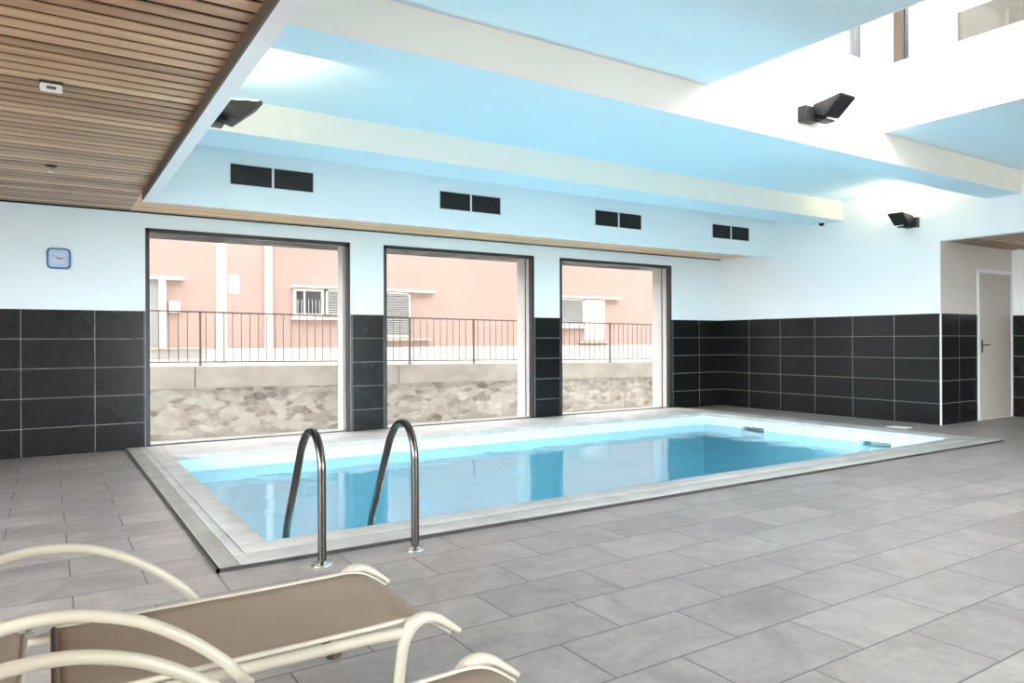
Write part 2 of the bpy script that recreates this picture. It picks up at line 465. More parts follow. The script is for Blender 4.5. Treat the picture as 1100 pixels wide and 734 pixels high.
# ------------------------------------------------------------------ walls
b = MB(); W = M['white']
ext = [XL-.3] + [v for w in WIN for v in w] + [XP+.4]
for k in range(0, 8, 2): b.box(ext[k], ext[k+1], YW, YO, -.6, 3.5, M['pale'] if k < 8 else W)
for x0, x1 in WIN:
    b.box(x0, x1, YW, YO, -.6, 0.0, M['concrete']); b.box(x0, x1, YW, YO, ZWT, 3.5, M['pale'])
wb = struct(b, 'wall_back', 'pale window wall along the far side of the pool', 'wall')
def panel(parent, mat, *a):
    p = MB(); p.box(*a, mat); return p.build('tile_panel', parent)
t_back = dado('dark_wall_tiles_back', 'x', 9.482); t_left = dado('dark_wall_tiles_back_left', 'x', .433, .6435)
t_right = dado('dark_wall_tiles_right', 'y', YC, .6235); t_pass = dado('dark_wall_tiles_passage', 'x', 10.496-.62, .62)
t_pier = dado('dark_wall_tiles_pier', 'x', 3.25, 40.0)
panel(wb, t_left, XL, WIN[0][0]-.004, YW-.008, YW, 0, ZT)
panel(wb, t_pier, WIN[0][1]+.004, WIN[1][0]-.004, YW-.008, YW, 0, ZT)
panel(wb, t_pier, WIN[1][1]+.004, WIN[2][0]-.004, YW-.008, YW, 0, ZT)
panel(wb, t_back, WIN[2][1]+.004, XR, YW-.008, YW, 0, ZT)
for x in (WIN[0][0]-.018, WIN[0][1]+.006, WIN[1][0]-.012, WIN[1][1]+.006, WIN[2][0]-.012, WIN[2][1]+.006):
    p = MB(); p.box(x, x+.008, YW-.010, YW, 0, ZT, M['grey_metal']); p.build('edge_profile', wb)
b = MB()
b.box(XR, XP+.4, YC, YW, -.2, 3.5, W)
b.box(XR, XR+.12, YR, YC, ZH, 3.5, W)
wr = struct(b, 'wall_right', 'white wall over dark tiles at the right end of the pool', 'wall')
panel(wr, t_right, XR-.008, XR, YC-.008, YW-.008, 0, ZT)
panel(wr, t_pass, XR, 11.0, YC-.008, YC, 0, ZT)
p = MB(); p.box(XR+.001, XP, YC-.004, YC, ZT, ZH, M['warm']); tag(p.build('dimmed_face', wr), 'passage face toned darker for its dimness')
p = MB(); p.box(XR-.014, XR+.004, YC-.014, YC+.004, 0, ZT+.004, M['white_plastic']); tag(p.build('corner_profile', wr), 'white tile corner profile')
b = MB(); b.box(XP, XP+.3, YR, YC, -.2, 3.5, W)
wp = struct(b, 'wall_passage', 'white wall with dark tiles closing the passage on the right', 'wall')
panel(wp, dado('dark_wall_tiles_passage_end', 'y', YC-.35, .62), XP-.008, XP, YR, YC-.008, 0, ZT)
b = MB()      # left wall, glazing added to brighten the room
op = [(-3.2, -.7), (-.4, 2.1), (2.4, 4.9), (5.2, 8.2)]
e = [YR-.3] + [v for o_ in op for v in o_] + [YW]
for k in range(0, len(e), 2): b.box(XL-.3, XL, e[k], e[k+1], -.2, 3.5, W)
for y0, y1 in op: b.box(XL-.3, XL, y0, y1, 2.46, 3.5, W); b.box(XL-.3, XL, y0, y1, -.2, 0, W)
struct(b, 'wall_left', 'white left wall with added tall glazed openings behind the loungers', 'wall')
for k, (y0, y1) in enumerate(op):
    f = MB()
    for y in (y0, (y0+y1)/2-.03, y1-.06): f.box(XL-.12, XL-.05, y, y+.06, 0, 2.46, M['frame'])
    f.box(XL-.12, XL-.05, y0, y1, 2.40, 2.46, M['frame']); f.box(XL-.12, XL-.05, y0, y1, 0, .05, M['frame'])
    w = f.build('window_%d' % (k+4)); tag(w, 'added dark framed glazing bay in the unseen left wall, ' + ['nearest the rear wall', 'second from the rear wall', 'third from the rear wall', 'nearest the pool windows'][k], 'window', kind='structure')
    g_ = MB(); g_.box(XL-.088, XL-.082, y0+.06, y1-.06, .05, 2.40, M['clear']); g_.build('pane', w)
b = MB(); opr = [(2.5, 4.6), (4.8, 6.9)]  # rear glazing added to bring daylight onto the window wall
e = [XL-.3] + [v for o_ in opr for v in o_] + [XP+.3]
for k in range(0, len(e), 2): b.box(e[k], e[k+1], YR-.3, YR, -.2, 3.5, W)
for x0, x1 in opr: b.box(x0, x1, YR-.3, YR, 2.46, 3.5, W); b.box(x0, x1, YR-.3, YR, -.2, 0, W)
for k, (x0, x1) in enumerate(opr):
    f = MB()
    for x in (x0, (x0+x1)/2-.03, x1-.06): f.box(x, x+.06, YR-.12, YR-.05, 0, 2.46, M['frame'])
    f.box(x0, x1, YR-.12, YR-.05, 2.40, 2.46, M['frame']); f.box(x0, x1, YR-.12, YR-.05, 0, .05, M['frame'])
    w = f.build('window_%d' % (k+8)); tag(w, 'added dark framed glazing bay in the unseen rear wall, ' + ['the one nearer the boarded ceiling', 'the one nearer the passage'][k], 'window', kind='structure')
    g_ = MB(); g_.box(x0+.06, x1-.06, YR-.088, YR-.082, .05, 2.40, M['clear']); g_.build('pane', w)
struct(b, 'wall_rear', 'white rear wall with two added glazed openings behind the camera', 'wall')

# the three big windows
for k, (x0, x1) in enumerate(WIN):
    f = MB(); y0, y1 = YW-.004, YW+.075; F = M['frame']
    f.box(x0+.0005, x0+.042, y0, y1, .012, ZWT-.0005, F); f.box(x1-.042, x1-.0005, y0, y1, .012, ZWT-.0005, F)
    f.box(x0+.0005, x1-.0005, y0, y1, ZWT-.046, ZWT-.0005, F); f.box(x0+.0005, x1-.0005, y0, y1, 0.001, .03, F)
    w = f.build('window_%d' % (k+1))
    tag(w, 'large black framed picture window, ' + ['the left one, nearest the clock', 'the middle one of the three', 'the right one, nearest the corner'][k], 'window', kind='structure')
    g_ = MB(); g_.box(x0+.042, x1-.042, YW+.03, YW+.036, .03, ZWT-.046, M['glass']); g_.build('pane', w)
    s_ = MB(); s_.box(x1-.012, x1-.0005, YW+.21, YW+.225, 0.0, ZWT-.002, M['grey_metal']); s_.build('jamb_strip', w)
    s_ = MB(); s_.box(x1-.006, x1-.0005, YW+.08, YO, 0.0, ZWT-.002, M['ext_white']); s_.build('reveal', w)
b = MB(); b.box(WIN[0][0]-.6, WIN[2][1]+.6, YO, 9.62, ZWT-.002, 3.3, M['lintel'])
for x0, x1 in WIN: b.box(x0, x1, YW+.08, YO, ZWT-.006, ZWT-.0005, M['lintel'])
struct(b, 'lintel', 'stained concrete lintel over the windows outside', 'lintel')

# ------------------------------------------------------------------ ceilings
XB0, XB1, ZLIP = .779, .867, 2.492
def boards(mb, x0, x1, y0, y1, z, pitch=.12, off=.10, gap=.029, th=.006, wm='wood'):
    k = math.floor((y0-off)/pitch)
    while off+k*pitch < y1:
        a = max(y0, off+k*pitch+gap/2); c = min(y1, off+(k+1)*pitch-gap/2)
        if c-a > .006: mb.box(x0, x1, a, c, z, z+th, M[wm])
        k += 1
    mb.box(x0, x1, y0, y1, z+th+.012, z+th+.04, M['wood_dark'])
b = MB(); boards(b, XL, XB0-.012, YR, YS+.09, ZW); boards(b, XL, XB0-.012, YS+.09, YW-.02, ZW); boards(b, XB0-.012, XR-.002, YS+.09, YW-.02, ZW, gap=.005, wm='wood_lit'); b.box(XL, XR-.002, YW-.022, YW-.001, ZW-.012, ZW+.03, M['wood_dark'])  # dark strip along the wall stands in for the shadow line there
o = struct(b, 'ceiling', 'boarded cedar ceiling on the left and over the windows', 'ceiling')
b = MB()
b.box(XB0, XB1, YR, YS+.09, ZLIP, 3.5, W)
b.box(XB0-.012, XB0, YR, YS, ZLIP, ZW+.03, M['lip_shade'])
struct(b, 'trim_1', 'white bulkhead edge with its shaded side painted dark beside the boarded ceiling', 'bulkhead')
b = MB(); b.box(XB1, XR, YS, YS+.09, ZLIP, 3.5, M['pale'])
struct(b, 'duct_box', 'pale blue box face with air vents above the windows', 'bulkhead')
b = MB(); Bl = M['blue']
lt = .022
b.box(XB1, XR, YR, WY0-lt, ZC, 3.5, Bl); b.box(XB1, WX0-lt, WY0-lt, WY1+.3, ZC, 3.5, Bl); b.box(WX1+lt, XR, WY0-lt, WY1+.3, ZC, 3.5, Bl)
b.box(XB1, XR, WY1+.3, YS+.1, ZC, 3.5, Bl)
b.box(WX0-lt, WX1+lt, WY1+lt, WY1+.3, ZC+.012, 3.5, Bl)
struct(b, 'ceiling.001', 'pale blue ceiling above the pool and deck', 'ceiling')
b = MB()      # everything above is closed with a roof, open only at the lantern
for a in ((XL-.3, WX0-.14, YR-.3, YO), (WX1+.14, XP+.4, YR-.3, YO), (WX0-.14, WX1+.14, YR-.3, WY0-.14), (WX0-.14, WX1+.14, WY1+.14, YO)):
    b.box(*a, 3.5, 3.62, M['roof'])
struct(b, 'roof', 'flat roof over the pool hall', 'roof')
b = MB(); b.box(XL-.3, XP+.4, 5.6, YO, 3.62, 13.5, M['ext_beige']); b.box(-16, XL-.3, 5.6, YO, -.8, 13.5, M['ext_beige']); b.box(XP+.4, 42, 5.6, YO, -.8, 13.5, M['ext_beige'])  # added mass that keeps sky light off the street outside
struct(b, 'sky_blocker', 'added block above the window wall that cuts sky light on the street', 'building')
def beam(name, label, y0, y1, z0):
    q = MB(); e_ = .002
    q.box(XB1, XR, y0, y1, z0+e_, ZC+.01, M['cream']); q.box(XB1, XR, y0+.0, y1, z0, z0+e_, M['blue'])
    return struct(q, name, label, 'beam')
beam('ceiling_beam', 'deep beam crossing the blue ceiling, nearer one beside the lantern', WY1, 4.45, 2.918)
beam('ceiling_beam.001', 'ceiling beam nearest the vents and windows', 6.41, 6.98, 2.922)
b = MB(); boards(b, XR+.12, XP, YR, YC, ZH+.0, .12, .10)
b.box(XR+.0, XR+.121, YR, YC, ZH-.002, ZH-.0005, W)
struct(b, 'ceiling.002', 'boarded cedar ceiling of the passage on the right', 'ceiling')

# roof lantern over the deck
b = MB()
b.box(WX0, WX1, WY1, WY1+lt, ZC+.011, ZCURB, W); b.box(WX0, WX1, WY0-lt, WY0, ZC, ZCURB, W)
b.box(WX0-lt, WX0, WY0-lt, WY1+lt, ZC+.0, ZCURB, W); b.box(WX1, WX1+lt, WY0-lt, WY1+lt, ZC+.0, ZCURB, W)
b.box(WX0-.14, WX1+.14, WY1+lt, WY1+.14, 3.5, ZCURB, W); b.box(WX0-.14, WX1+.14, WY0-.14, WY0-lt, 3.5, ZCURB, W)
b.box(WX0-.14, WX0-lt, WY0-lt, WY1+lt, 3.5, ZCURB, W); b.box(WX1+lt, WX1+.14, WY0-lt, WY1+lt, 3.5, ZCURB, W)
struct(b, 'trim_2', 'white upstand of the roof lantern over the deck', 'upstand')
lant = thing('roof_lantern', 'glazed roof lantern with grey and brown posts above the deck', 'skylight', ((WX0+WX1)/2, (WY0+WY1)/2, ZCURB), kind='structure')
def lp(*a, m=None, name='post', bevel=0):
    q = MB(); q.box(*a, m, bevel); o = q.build(name, lant); o.matrix_parent_inverse = Matrix.Translation(-Vector(lant.location)); return o
ZL = 5.1
lp(6.60, 6.66, WY1+.02, WY1+.10, ZCURB, ZL, m=M['grey_metal'])
lp(6.67, 6.69, WY1+.03, WY1+.09, ZCURB, ZL, m=M['dark_grey'])
tag(lp(6.70, WX1+.09, WY1+.03, WY1+.09, ZCURB, ZL, m=M['white_plastic'], name='corner_panel'), 'white corner panel')
tag(lp(WX1+.02, WX1+.09, 3.885, 3.97, ZCURB, ZL, m=M['brown']), 'brown corner post')
lp(WX1+.03, WX1+.08, 3.852, 3.872, ZCURB, ZL, m=M['dark_grey'])
for y in (2.1, .6, -.9, -2.2, WY0-.1): lp(WX1+.02, WX1+.09, y, y+.07, ZCURB, ZL, m=M['white_plastic'])
for x in (5.55, WX0-.09): lp(x, x+.07, WY1+.02, WY1+.09, ZCURB, ZL, m=M['white_plastic'])
for y in (2.85, 1.4, -.1, -1.6, WY0-.1): lp(WX0-.09, WX0-.02, y, y+.07, ZCURB, ZL, m=M['white_plastic'])
for a in ((WX0-.14, WX1+.14, WY1, WY1+.14), (WX0-.14, WX1+.14, WY0-.14, WY0), (WX0-.14, WX0, WY0, WY1), (WX1, WX1+.14, WY0, WY1)):
    lp(*a, ZL, ZL+.12, m=M['white_plastic'], name='top_rail')
lp(WX0, WX1, WY0, WY1, ZL+.10, ZL+.112, m=M['roof_glass'], name='roof_pane')
lp(WX1+.05, WX1+.056, WY0, 3.85, ZCURB, ZL, m=M['side_glass'], name='side_pane')
lp(WX0-.056, WX0-.05, WY0, WY1, ZCURB, ZL, m=M['side_glass'], name='side_pane')
lp(WX0, 6.60, WY1+.05, WY1+.056, ZCURB, ZL, m=M['clear'], name='side_pane')

# ------------------------------------------------------------------ door in the passage
d = thing('door_1', 'plain warm white door in the passage at the right', 'door', (11.0, YC, 0), kind='structure')
q = MB(); zt_ = 2.135
q.box(.0, .055, -.022, -.001, 0, zt_, M['white_plastic'], .003); q.box(.985, 1.04, -.022, -.001, 0, zt_, M['white_plastic'], .003)
q.box(.055, .985, -.022, -.001, zt_-.055, zt_, M['white_plastic'], .003); q.build('door_frame', d)
q = MB(); q.box(.06, .98, -.016, -.001, .012, zt_-.06, M['door'], .003); lf = q.build('door_leaf', d)
q = MB(); q.box(.095, .135, -.022, -.016, .95, 1.13, M['black'], .002)
q.tube([(.115, -.02, 1.06), (.115, -.06, 1.06)], .009, M['black']); q.tube(spline([(.115, -.058, 1.06), (.14, -.064, 1.062), (.24, -.064, 1.066)], 4), .009, M['black'])
tag(q.build('door_handle', lf), 'black lever handle')

# ------------------------------------------------------------------ fittings
# air vents in the box over the windows
v = thing('air_vent', 'double grille air vent above the left window', 'vent', (1.978, YS, 2.838), 0, 'air vents over the windows')
q = MB(); hw, hh, fr = .418, .102, .012
q.box(-hw-fr, hw+fr, -.012, 0, hh, hh+fr, M['white_plastic'], .002); q.box(-hw-fr, hw+fr, -.012, 0, -hh-fr, -hh, M['white_plastic'], .002)
for x in (-hw-fr, -.011, hw): q.box(x, x+(fr if x != -.011 else .022), -.012, 0, -hh, hh, M['white_plastic'], .002)
q.build('frame', v)
for x0, x1 in ((-hw+.001, -.012), (.012, hw-.001)):
    q = MB(); q.box(x0, x1, -.003, -.0005, -hh, hh, M['black'])
    n = 13
    for i in range(1, n): q.box(x0, x1, -.008, -.003, -hh+2*hh*i/n-.0016, -hh+2*hh*i/n+.0016, M['dark_grey'])
    n = 22
    for i in range(1, n): q.box(x0+(x1-x0)*i/n-.0016, x0+(x1-x0)*i/n+.0016, -.009, -.003, -hh, hh, M['dark_grey'])
    q.build('grille', v)
for x, z, lb in ((4.322, 2.815, 'double grille air vent above the middle window, second from the left'), (6.666, 2.813, 'double grille air vent above the right window, third from the left'), (8.959, 2.814, 'double grille air vent nearest the right wall')):
    dup(v, (x, YS, z), label=lb)

# wall uplights: local +y points out of the wall
def uplight(label, loc, rz, dx, du=0.0):
    t = thing('wall_uplight', label, 'wall lamp', loc, rz, 'black wall uplights')
    q = MB(); q.box(-.085, .085, .001, .085, 0, .135, M['dark_grey'], .006); q.build('wall_bracket', t)
    q = MB(); q.tube([(min(0, dx)*.5, .075, .05), (dx, .13+du, .065)], .022, M['black']); q.box(dx-.07, dx+.07, .07, .165, .008, .026, M['black'], .003); q.build('knuckle', t)
    q = MB(); q.prism([(u+du, v) for u, v in ((.075, .075), (.06, .165), (.34, .195), (.345, .182), (.175, .038))], 'x', dx-.105, dx+.105, M['dark_grey'], .004)
    # black sloping underside
    q.prism([(u+du, v) for u, v in ((.340, .176), (.178, .041), (.181, .037), (.343, .172))], 'x', dx-.098, dx+.098, M['black'])
    h = q.build('lamp_head', t)
    q = MB(); q.prism([(u+du, v) for u, v in ((.085, .1695), (.085, .1735), (.315, .198), (.315, .194))], 'x', dx-.085, dx+.085, M['lamp']); tag(q.build('lamp_glass', h), 'glowing warm lamp glass')
    return t
uplight('black wall uplight on the deep beam below the roof lantern', (5.75, WY1, 3.096), PI, -.15)
uplight('black wall uplight high on the right wall', (XR, 5.37, 2.672), PI/2, .065)
uplight('black wall uplight beside the boarded ceiling at upper left', (XB1, 5.22, 2.625), -PI/2, -.03, .06)

for X, l in ((2.2, 'first from the boarded ceiling'), (4.0, 'second from the boarded ceiling'), (7.7, 'third from the boarded ceiling'), (9.2, 'closest to the passage')):  # extra uplights outside the view, here and below, added to brighten the room
    uplight('added unseen uplight on the rear wall behind the camera, ' + l, (X, YR, 2.70), 0, .04)
uplight('added unseen uplight over the passage opening, nearer the pool', (XR, 1.6, 2.70), PI/2, .04)
uplight('added unseen uplight over the passage opening, nearer the rear wall', (XR, -1.4, 2.70), PI/2, .04)
uplight('added unseen uplight on the bulkhead behind the camera', (XB1, -.9, 2.66), -PI/2, -.03, .06)

# dome camera under the far beam
t = thing('dome_camera', 'small black dome camera under the beam at the right wall', 'camera', (9.86, 6.66, 2.925))
q = MB(); q.lathe([(.045, 0), (.052, -.004), (.052, -.016), (.046, -.02)], (0, 0, 0), M['white_plastic']); q.build('base', t)
q = MB(); q.lathe([(.044, -.018), (.042, -.035), (.034, -.052), (.02, -.062), (.004, -.065)], (0, 0, 0), M['black']); q.build('dome', t)
# detector and sprinkler on the boards
t = thing('motion_detector', 'small white motion detector box on the boarded ceiling', 'detector', (.03, 4.66, ZW))
q = MB(); q.box(-.055, .055, -.035, .035, -.014, 0, M['dark_grey'], .002); q.build('base', t)
q = MB(); q.prism([(-.04, -.016), (.03, -.016), (.03, -.045), (-.034, -.058)], 'x', -.052, .052, M['white_plastic'], .004); hd = q.build('housing', t)
q = MB(); q.box(-.022, .022, -.046, -.0405, -.048, -.032, M['grey_metal'], .002); q.build('lens', hd)
t = thing('fire_sprinkler', 'small pendant sprinkler head on the boarded ceiling', 'sprinkler', (.04, 6.84, ZW+.003))
q = MB(); q.lathe([(.04, 0), (.042, -.006), (.03, -.014), (.014, -.016)], (0, 0, 0), M['dark_grey']); q.build('rosette', t)
q = MB(); q.lathe([(.008, -.014), (.008, -.05), (.02, -.052), (.02, -.056)], (0, 0, 0), M['white_plastic']); q.build('nozzle', t)

# clock
t = thing('wall_clock', 'blue square wall clock with rounded corners left of the windows', 'clock', (.115, YW, 2.013))
def rrect(w, h, r, n=8):
    out = []
    for cx, cy, a0 in ((w-r, h-r, 0), (-w+r, h-r, PI/2), (-w+r, -h+r, PI), (w-r, -h+r, 1.5*PI)):
        for k in range(n+1): a = a0+PI/2*k/n; out.append((cx+r*math.cos(a), cy+r*math.sin(a)))
    return out
q = MB(); q.prism(rrect(.104, .106, .042), 'y', -.034, -.001, M['clock_blue'], .006); q.build('rim', t)
q = MB(); q.prism(rrect(.087, .089, .032), 'y', -.037, -.033, M['clock_face']); fc = q.build('face', t)
q = MB(); q.prism(rrect(.056, .056, .012), 'y', -.0385, -.0365, M['clock_mid']); q.build('dial', fc)
def hand(name, ang, ln, w):
    q = MB(); a = math.radians(ang); d_ = Vector((math.sin(a), 0, math.cos(a))); n_ = Vector((d_.z, 0, -d_.x))
    P = [d_*-.012+n_*w, d_*-.012-n_*w, d_*ln-n_*w*.5, d_*ln+n_*w*.5]
    q.prism([(p.x, p.z) for p in P], 'y', -.042, -.0395, M['black']); q.build(name, t)
hand('minute_hand', 300, .062, .0035); hand('hour_hand', 87, .05, .0045)

# skimmer lid on the floor at the right of the pool
q = MB(); q.box(-.10, .10, -.12, .12, 0, .010, M['white_plastic'], .004); o = q.build('skimmer_lid', None, (9.34, 5.2, 0.0))
tag(o, 'square white skimmer lid on the grey floor below the right wall', 'lid')

# ------------------------------------------------------------------ pool handrails
def handrail(label, x, yb, prof):
    t = thing('pool_handrail', label, 'handrail', (x, yb, 0), 0, 'handrails at the pool edge')
    q = MB(); q.tube(spline([(0, a, c) for a, c in prof], 8), .0215, M['steel'], 18); q.build('rail_tube', t)
    q = MB(); q.lathe([(.058, .0), (.058, .006), (.05, .011), (.028, .016), (.0225, .022)], (0, 0, 0), M['chrome']); tag(q.build('base_flange', t), 'polished round base flange')
    return t
P = [(0, .0), (0, .2), (0, .42), (.004, .52), (.04, .605), (.105, .66), (.19, .668), (.27, .632), (.345, .56), (.40, .47), (.47, .35), (.55, .22), (.63, .09), (.672, -.02), (.69, -.15), (.692, -.36), (.66, -.5), (.585, -.56)]
handrail('curved steel handrail nearest the left end of the pool', 1.194, 3.672, P)
handrail('curved steel handrail farther from the left end of the pool', 1.710, 3.652, [(a*.975, c+(.018 if .3 < c else 0)) for a, c in P])

# ------------------------------------------------------------------ sun loungers (local x along the bed towards the foot)
lg = thing('sun_lounger', 'cream framed sun lounger with taupe mesh bed nearest the pool', 'sun lounger', (0, 2.288, 0), 0, 'sun loungers by the pool')
T = M['cream_tube']; hy = .328; sy = .272
bed = [(.020, .300), (.15, .300), (.40, .300), (.65, .300), (.84, .302), (.92, .303), (.975, .293), (1.025, .265), (1.068, .232)]
sy = .262; ry = .270; by = .285
bp = spline([(x, 0, z) for x, z in bed], 4)
q = MB(); rows = []
for p_ in bp:
    u = (p_.x-.02)/1.03; sag = .016*math.sin(PI*min(1, max(0, u)))
    rows.append([(p_.x, -sy+2*sy*k/10, p_.z - sag*(1-(2*k/10-1)**2)) for k in range(11)])
q.sheet(rows, M['fabric'], .004); q.build('seat_sling', lg)
for s_ in (-1, 1):
    q = MB(); q.tube([(p_.x, s_*sy, p_.z) for p_ in bp], .0075, T, 12); q.build('sling_rail', lg)
    q = MB(); q.tube(spline([(-.70, s_*ry, .270), (-.3, s_*ry, .272), (.2, s_*ry, .273), (.60, s_*ry, .274), (.80, s_*ry, .274), (.908, s_*(ry+.012), .274)], 6), .0165, T, 16); q.build('side_rail', lg)
    bow = spline([(.872, s_*by, .02), (.880, s_*by, .10), (.890, s_*by, .19), (.902, s_*by, .250), (.926, s_*by, .292), (.965, s_*by, .307), (1.01, s_*by, .296), (1.052, s_*(by-.003), .268), (1.092, s_*(by-.006), .237)], 6)
    n = len(bow); q = MB(); q.tube(bow, [.0165+.0045*math.exp(-((i/n-.5)/.14)**2) if i < n*.62 else .0165+.0045*math.exp(-((i/n-.5)/.14)**2)-.0085*((i/n-.62)/.38) for i in range(n)], T, 18)
    leg = q.build('leg', lg)
    q = MB(); q.lathe([(.0195, 0), (.0195, .03), (.018, .034)], (.872, s_*by, 0), M['rubber_shade'], 16); q.build('foot_cap', leg)
    q = MB(); q.tube([(-.62, s_*ry, .27), (-.64, s_*ry, .02)], .0165, T, 16); leg = q.build('leg', lg)
    q = MB(); q.lathe([(.0195, 0), (.0195, .03), (.018, .034)], (-.64, s_*ry, 0), M['rubber_shade'], 16); q.build('foot_cap', leg)
    q = MB(); q.tube(spline([(.452, s_*(ry+.016), .243), (.430, s_*(hy-.012), .270), (.408, s_*hy, .300), (.38, s_*hy, .334), (.30, s_*hy, .404), (.195, s_*hy, .472), (.08, s_*hy, .512), (-.02, s_*hy, .521), (-.11, s_*hy, .509), (-.24, s_*hy, .47), (-.38, s_*hy, .40), (-.50, s_*(hy-.01), .315), (-.56, s_*(ry+.01), .265)], 6), .0148, T, 16); q.build('armrest', lg)
for x, z in ((.70, .252), (.03, .252), (-.55, .252)):
    q = MB(); q.tube([(x, -ry, z), (x, ry, z)], .0125, M['brown'], 12); q.build('crossbar', lg)
q = MB(); q.tube([(.018, -sy, .296), (.018, sy, .296)], .010, M['brown'], 12); q.build('hinge_bar', lg)
ba = math.radians(36); bl = .76
def bk(u): return (-.055-u*math.cos(ba), .298+u*math.sin(ba))
q = MB(); rows = []
for i in range(15):
    u = bl*i/14; x, z = bk(u); sg = .018*math.sin(PI*i/14)
    rows.append([(x+sg*(1-(2*k/10-1)**2)*math.sin(ba)*-1, -sy+2*sy*k/10, z-sg*(1-(2*k/10-1)**2)*math.cos(ba)) for k in range(11)])
q.sheet(rows, M['fabric'], .004); q.build('backrest_sling', lg)
q = MB(); c0 = bk(0); c1 = bk(bl)
q.tube(spline([(c0[0], -sy, c0[1]), (bk(.35)[0], -sy, bk(.35)[1]), (bk(.7)[0], -sy, bk(.7)[1]), (c1[0], -sy+.06, c1[1]), (c1[0], sy-.06, c1[1]), (bk(.7)[0], sy, bk(.7)[1]), (bk(.35)[0], sy, bk(.35)[1]), (c0[0], sy, c0[1])], 6), .0105, T, 12)
q.tube([(c0[0], -sy, c0[1]), (c0[0], sy, c0[1])], .0085, T, 12)
for s_ in (-1, 1): q.lathe([(.014, -.012), (.014, .012)], (c0[0]+.012, s_*sy, c0[1]), M['chrome'], 14, 'y')
q.build('backrest_frame', lg)
dup(lg, (-.012, 1.375, 0), label='cream framed sun lounger nearest the camera, only its foot and arm in view')

# ------------------------------------------------------------------ outside
def zs(x): return -.0125*(x-1.7)        # the street falls gently to the right
def slope_box(mb, x0, x1, y0, y1, z0, z1, m):
    bb = bmesh.new(); v = [bb.verts.new((x, y, z+zs(x))) for z in (z0, z1) for y in (y0, y1) for x in (x0, x1)]
    for qd in ((0, 2, 3, 1), (4, 5, 7, 6), (0, 1, 5, 4), (2, 6, 7, 3), (0, 4, 6, 2), (1, 3, 7, 5)): bb.faces.new([v[i] for i in qd])
    mb._merge(bb, m)
b = MB(); b.box(-14, 40, YO, 13.86, -.8, -.55, M['gravel'])
struct(b, 'yard_ground', 'pale gravel strip outside the windows', 'ground')
b = MB(); b.box(-14, 40, 13.86, 14.3, -.8, .56, M['stone'])
struct(b, 'stone_retaining_wall', 'rubble stone retaining wall below the street ledge', 'wall')
b = MB()
xs_ = [-14, -6.0, -1.4, 2.2, 6.05, 10.2, 14.6, 19.5, 25, 40]
for i in range(len(xs_)-1):
    slope_box(b, xs_[i]+.008, xs_[i+1]-.008, 13.66, 14.32, .35, .735, M['concrete'])
slope_box(b, -14, 40, 14.32, 21.0, .3, .735, M['concrete'])
struct(b, 'street_ledge', 'pale concrete ledge and street above the stone wall', 'ledge')

# railing in three lengths
YRL = 14.0
def railing(label, x0, x1, posts):
    t = thing('iron_railing', label, 'railing', ((x0+x1)/2, YRL, .735+zs((x0+x1)/2)), 0, 'iron railings on the ledge')
    inv = Matrix.Translation(-Vector(t.location))
    def part(q, name):
        o = q.build(name, t); o.matrix_parent_inverse = inv; return o
    q = MB(); slope_box(q, x0, x1, YRL-.02, YRL+.02, 1.690, 1.715, M['railing']); part(q, 'top_rail')
    q = MB(); slope_box(q, x0, x1, YRL-.012, YRL+.012, .79, .812, M['railing']); part(q, 'bottom_rail')
    for x in posts:
        q = MB(); slope_box(q, x-.016, x+.016, YRL-.02, YRL+.02, .735, 1.70, M['railing']); slope_box(q, x-.04, x+.04, YRL-.04, YRL+.04, .733, .75, M['railing']); part(q, 'post')
    n = round((x1-x0)/.155); 
    for i in range(1, n):
        x = x0+(x1-x0)*i/n
        if min(abs(x-p_) for p_ in posts) < .06: continue
        q = MB(); q.tube([(x, YRL, .80+zs(x)), (x, YRL, 1.70+zs(x))], .0075, M['railing'], 6); part(q, 'baluster')
railing('thin brown iron railing seen through the left window', .9, 5.2, [1.0, 2.34, 5.15])
railing('thin brown iron railing seen through the middle window', 5.45, 10.15, [6.45, 8.0, 9.5])
railing('thin brown iron railing seen through the right window', 10.2, 16.0, [11.95, 13.52, 15.2])

# pink building across the street
YB = 20.0
bd = thing('pink_building', 'salmon pink rendered building across the street', 'building', (10, YB, 0))
inv = Matrix.Translation(-Vector(bd.location))
def bpart(q, name, parent=None):
    o = q.build(name, parent or bd)
    if parent is None: o.matrix_parent_inverse = inv
    return o
q = MB(); q.box(-12, 38, YB, YB+6, 0, 6.0, M['pink']); bpart(q, 'facade_wall')
q = MB(); q.box(-12, 38, YB-.05, YB, .2, .98, M['ext_white']); tag(bpart(q, 'plinth'), 'white plinth')
q = MB(); q.box(-12.3, 38.3, YB-.5, YB+6.3, 6.0, 6.3, M['ext_white']); bpart(q, 'roof_slab')
for x0, x1 in ((4.957, 5.154),):
    q = MB(); q.box(x0, x1, YB-.10, YB, .3, 6.0, M['ext_white'], .02); bpart(q, 'downpipe')
def louvre(q, x0, x1, z0, z1):
    q.box(x0, x0+.05, YB-.10, YB-.04, z0, z1, M['ext_white']); q.box(x1-.05, x1, YB-.10, YB-.04, z0, z1, M['ext_white'])
    q.box(x0, x1, YB-.10, YB-.04, z1-.05, z1, M['ext_white']); q.box(x0, x1, YB-.10, YB-.04, z0, z0+.05, M['ext_white'])
    q.box(x0+.05, x1-.05, YB-.055, YB-.045, z0+.05, z1-.05, M['dark_grey'])
    n = int((z1-z0-.1)/.062)
    for i in range(n):
        z = z0+.05+(i+.5)*(z1-z0-.1)/n
        q.prism([(YB-.095, z-.024), (YB-.088, z-.028), (YB-.056, z+.022), (YB-.063, z+.026)], 'x', x0+.05, x1-.05, M['shutter'])
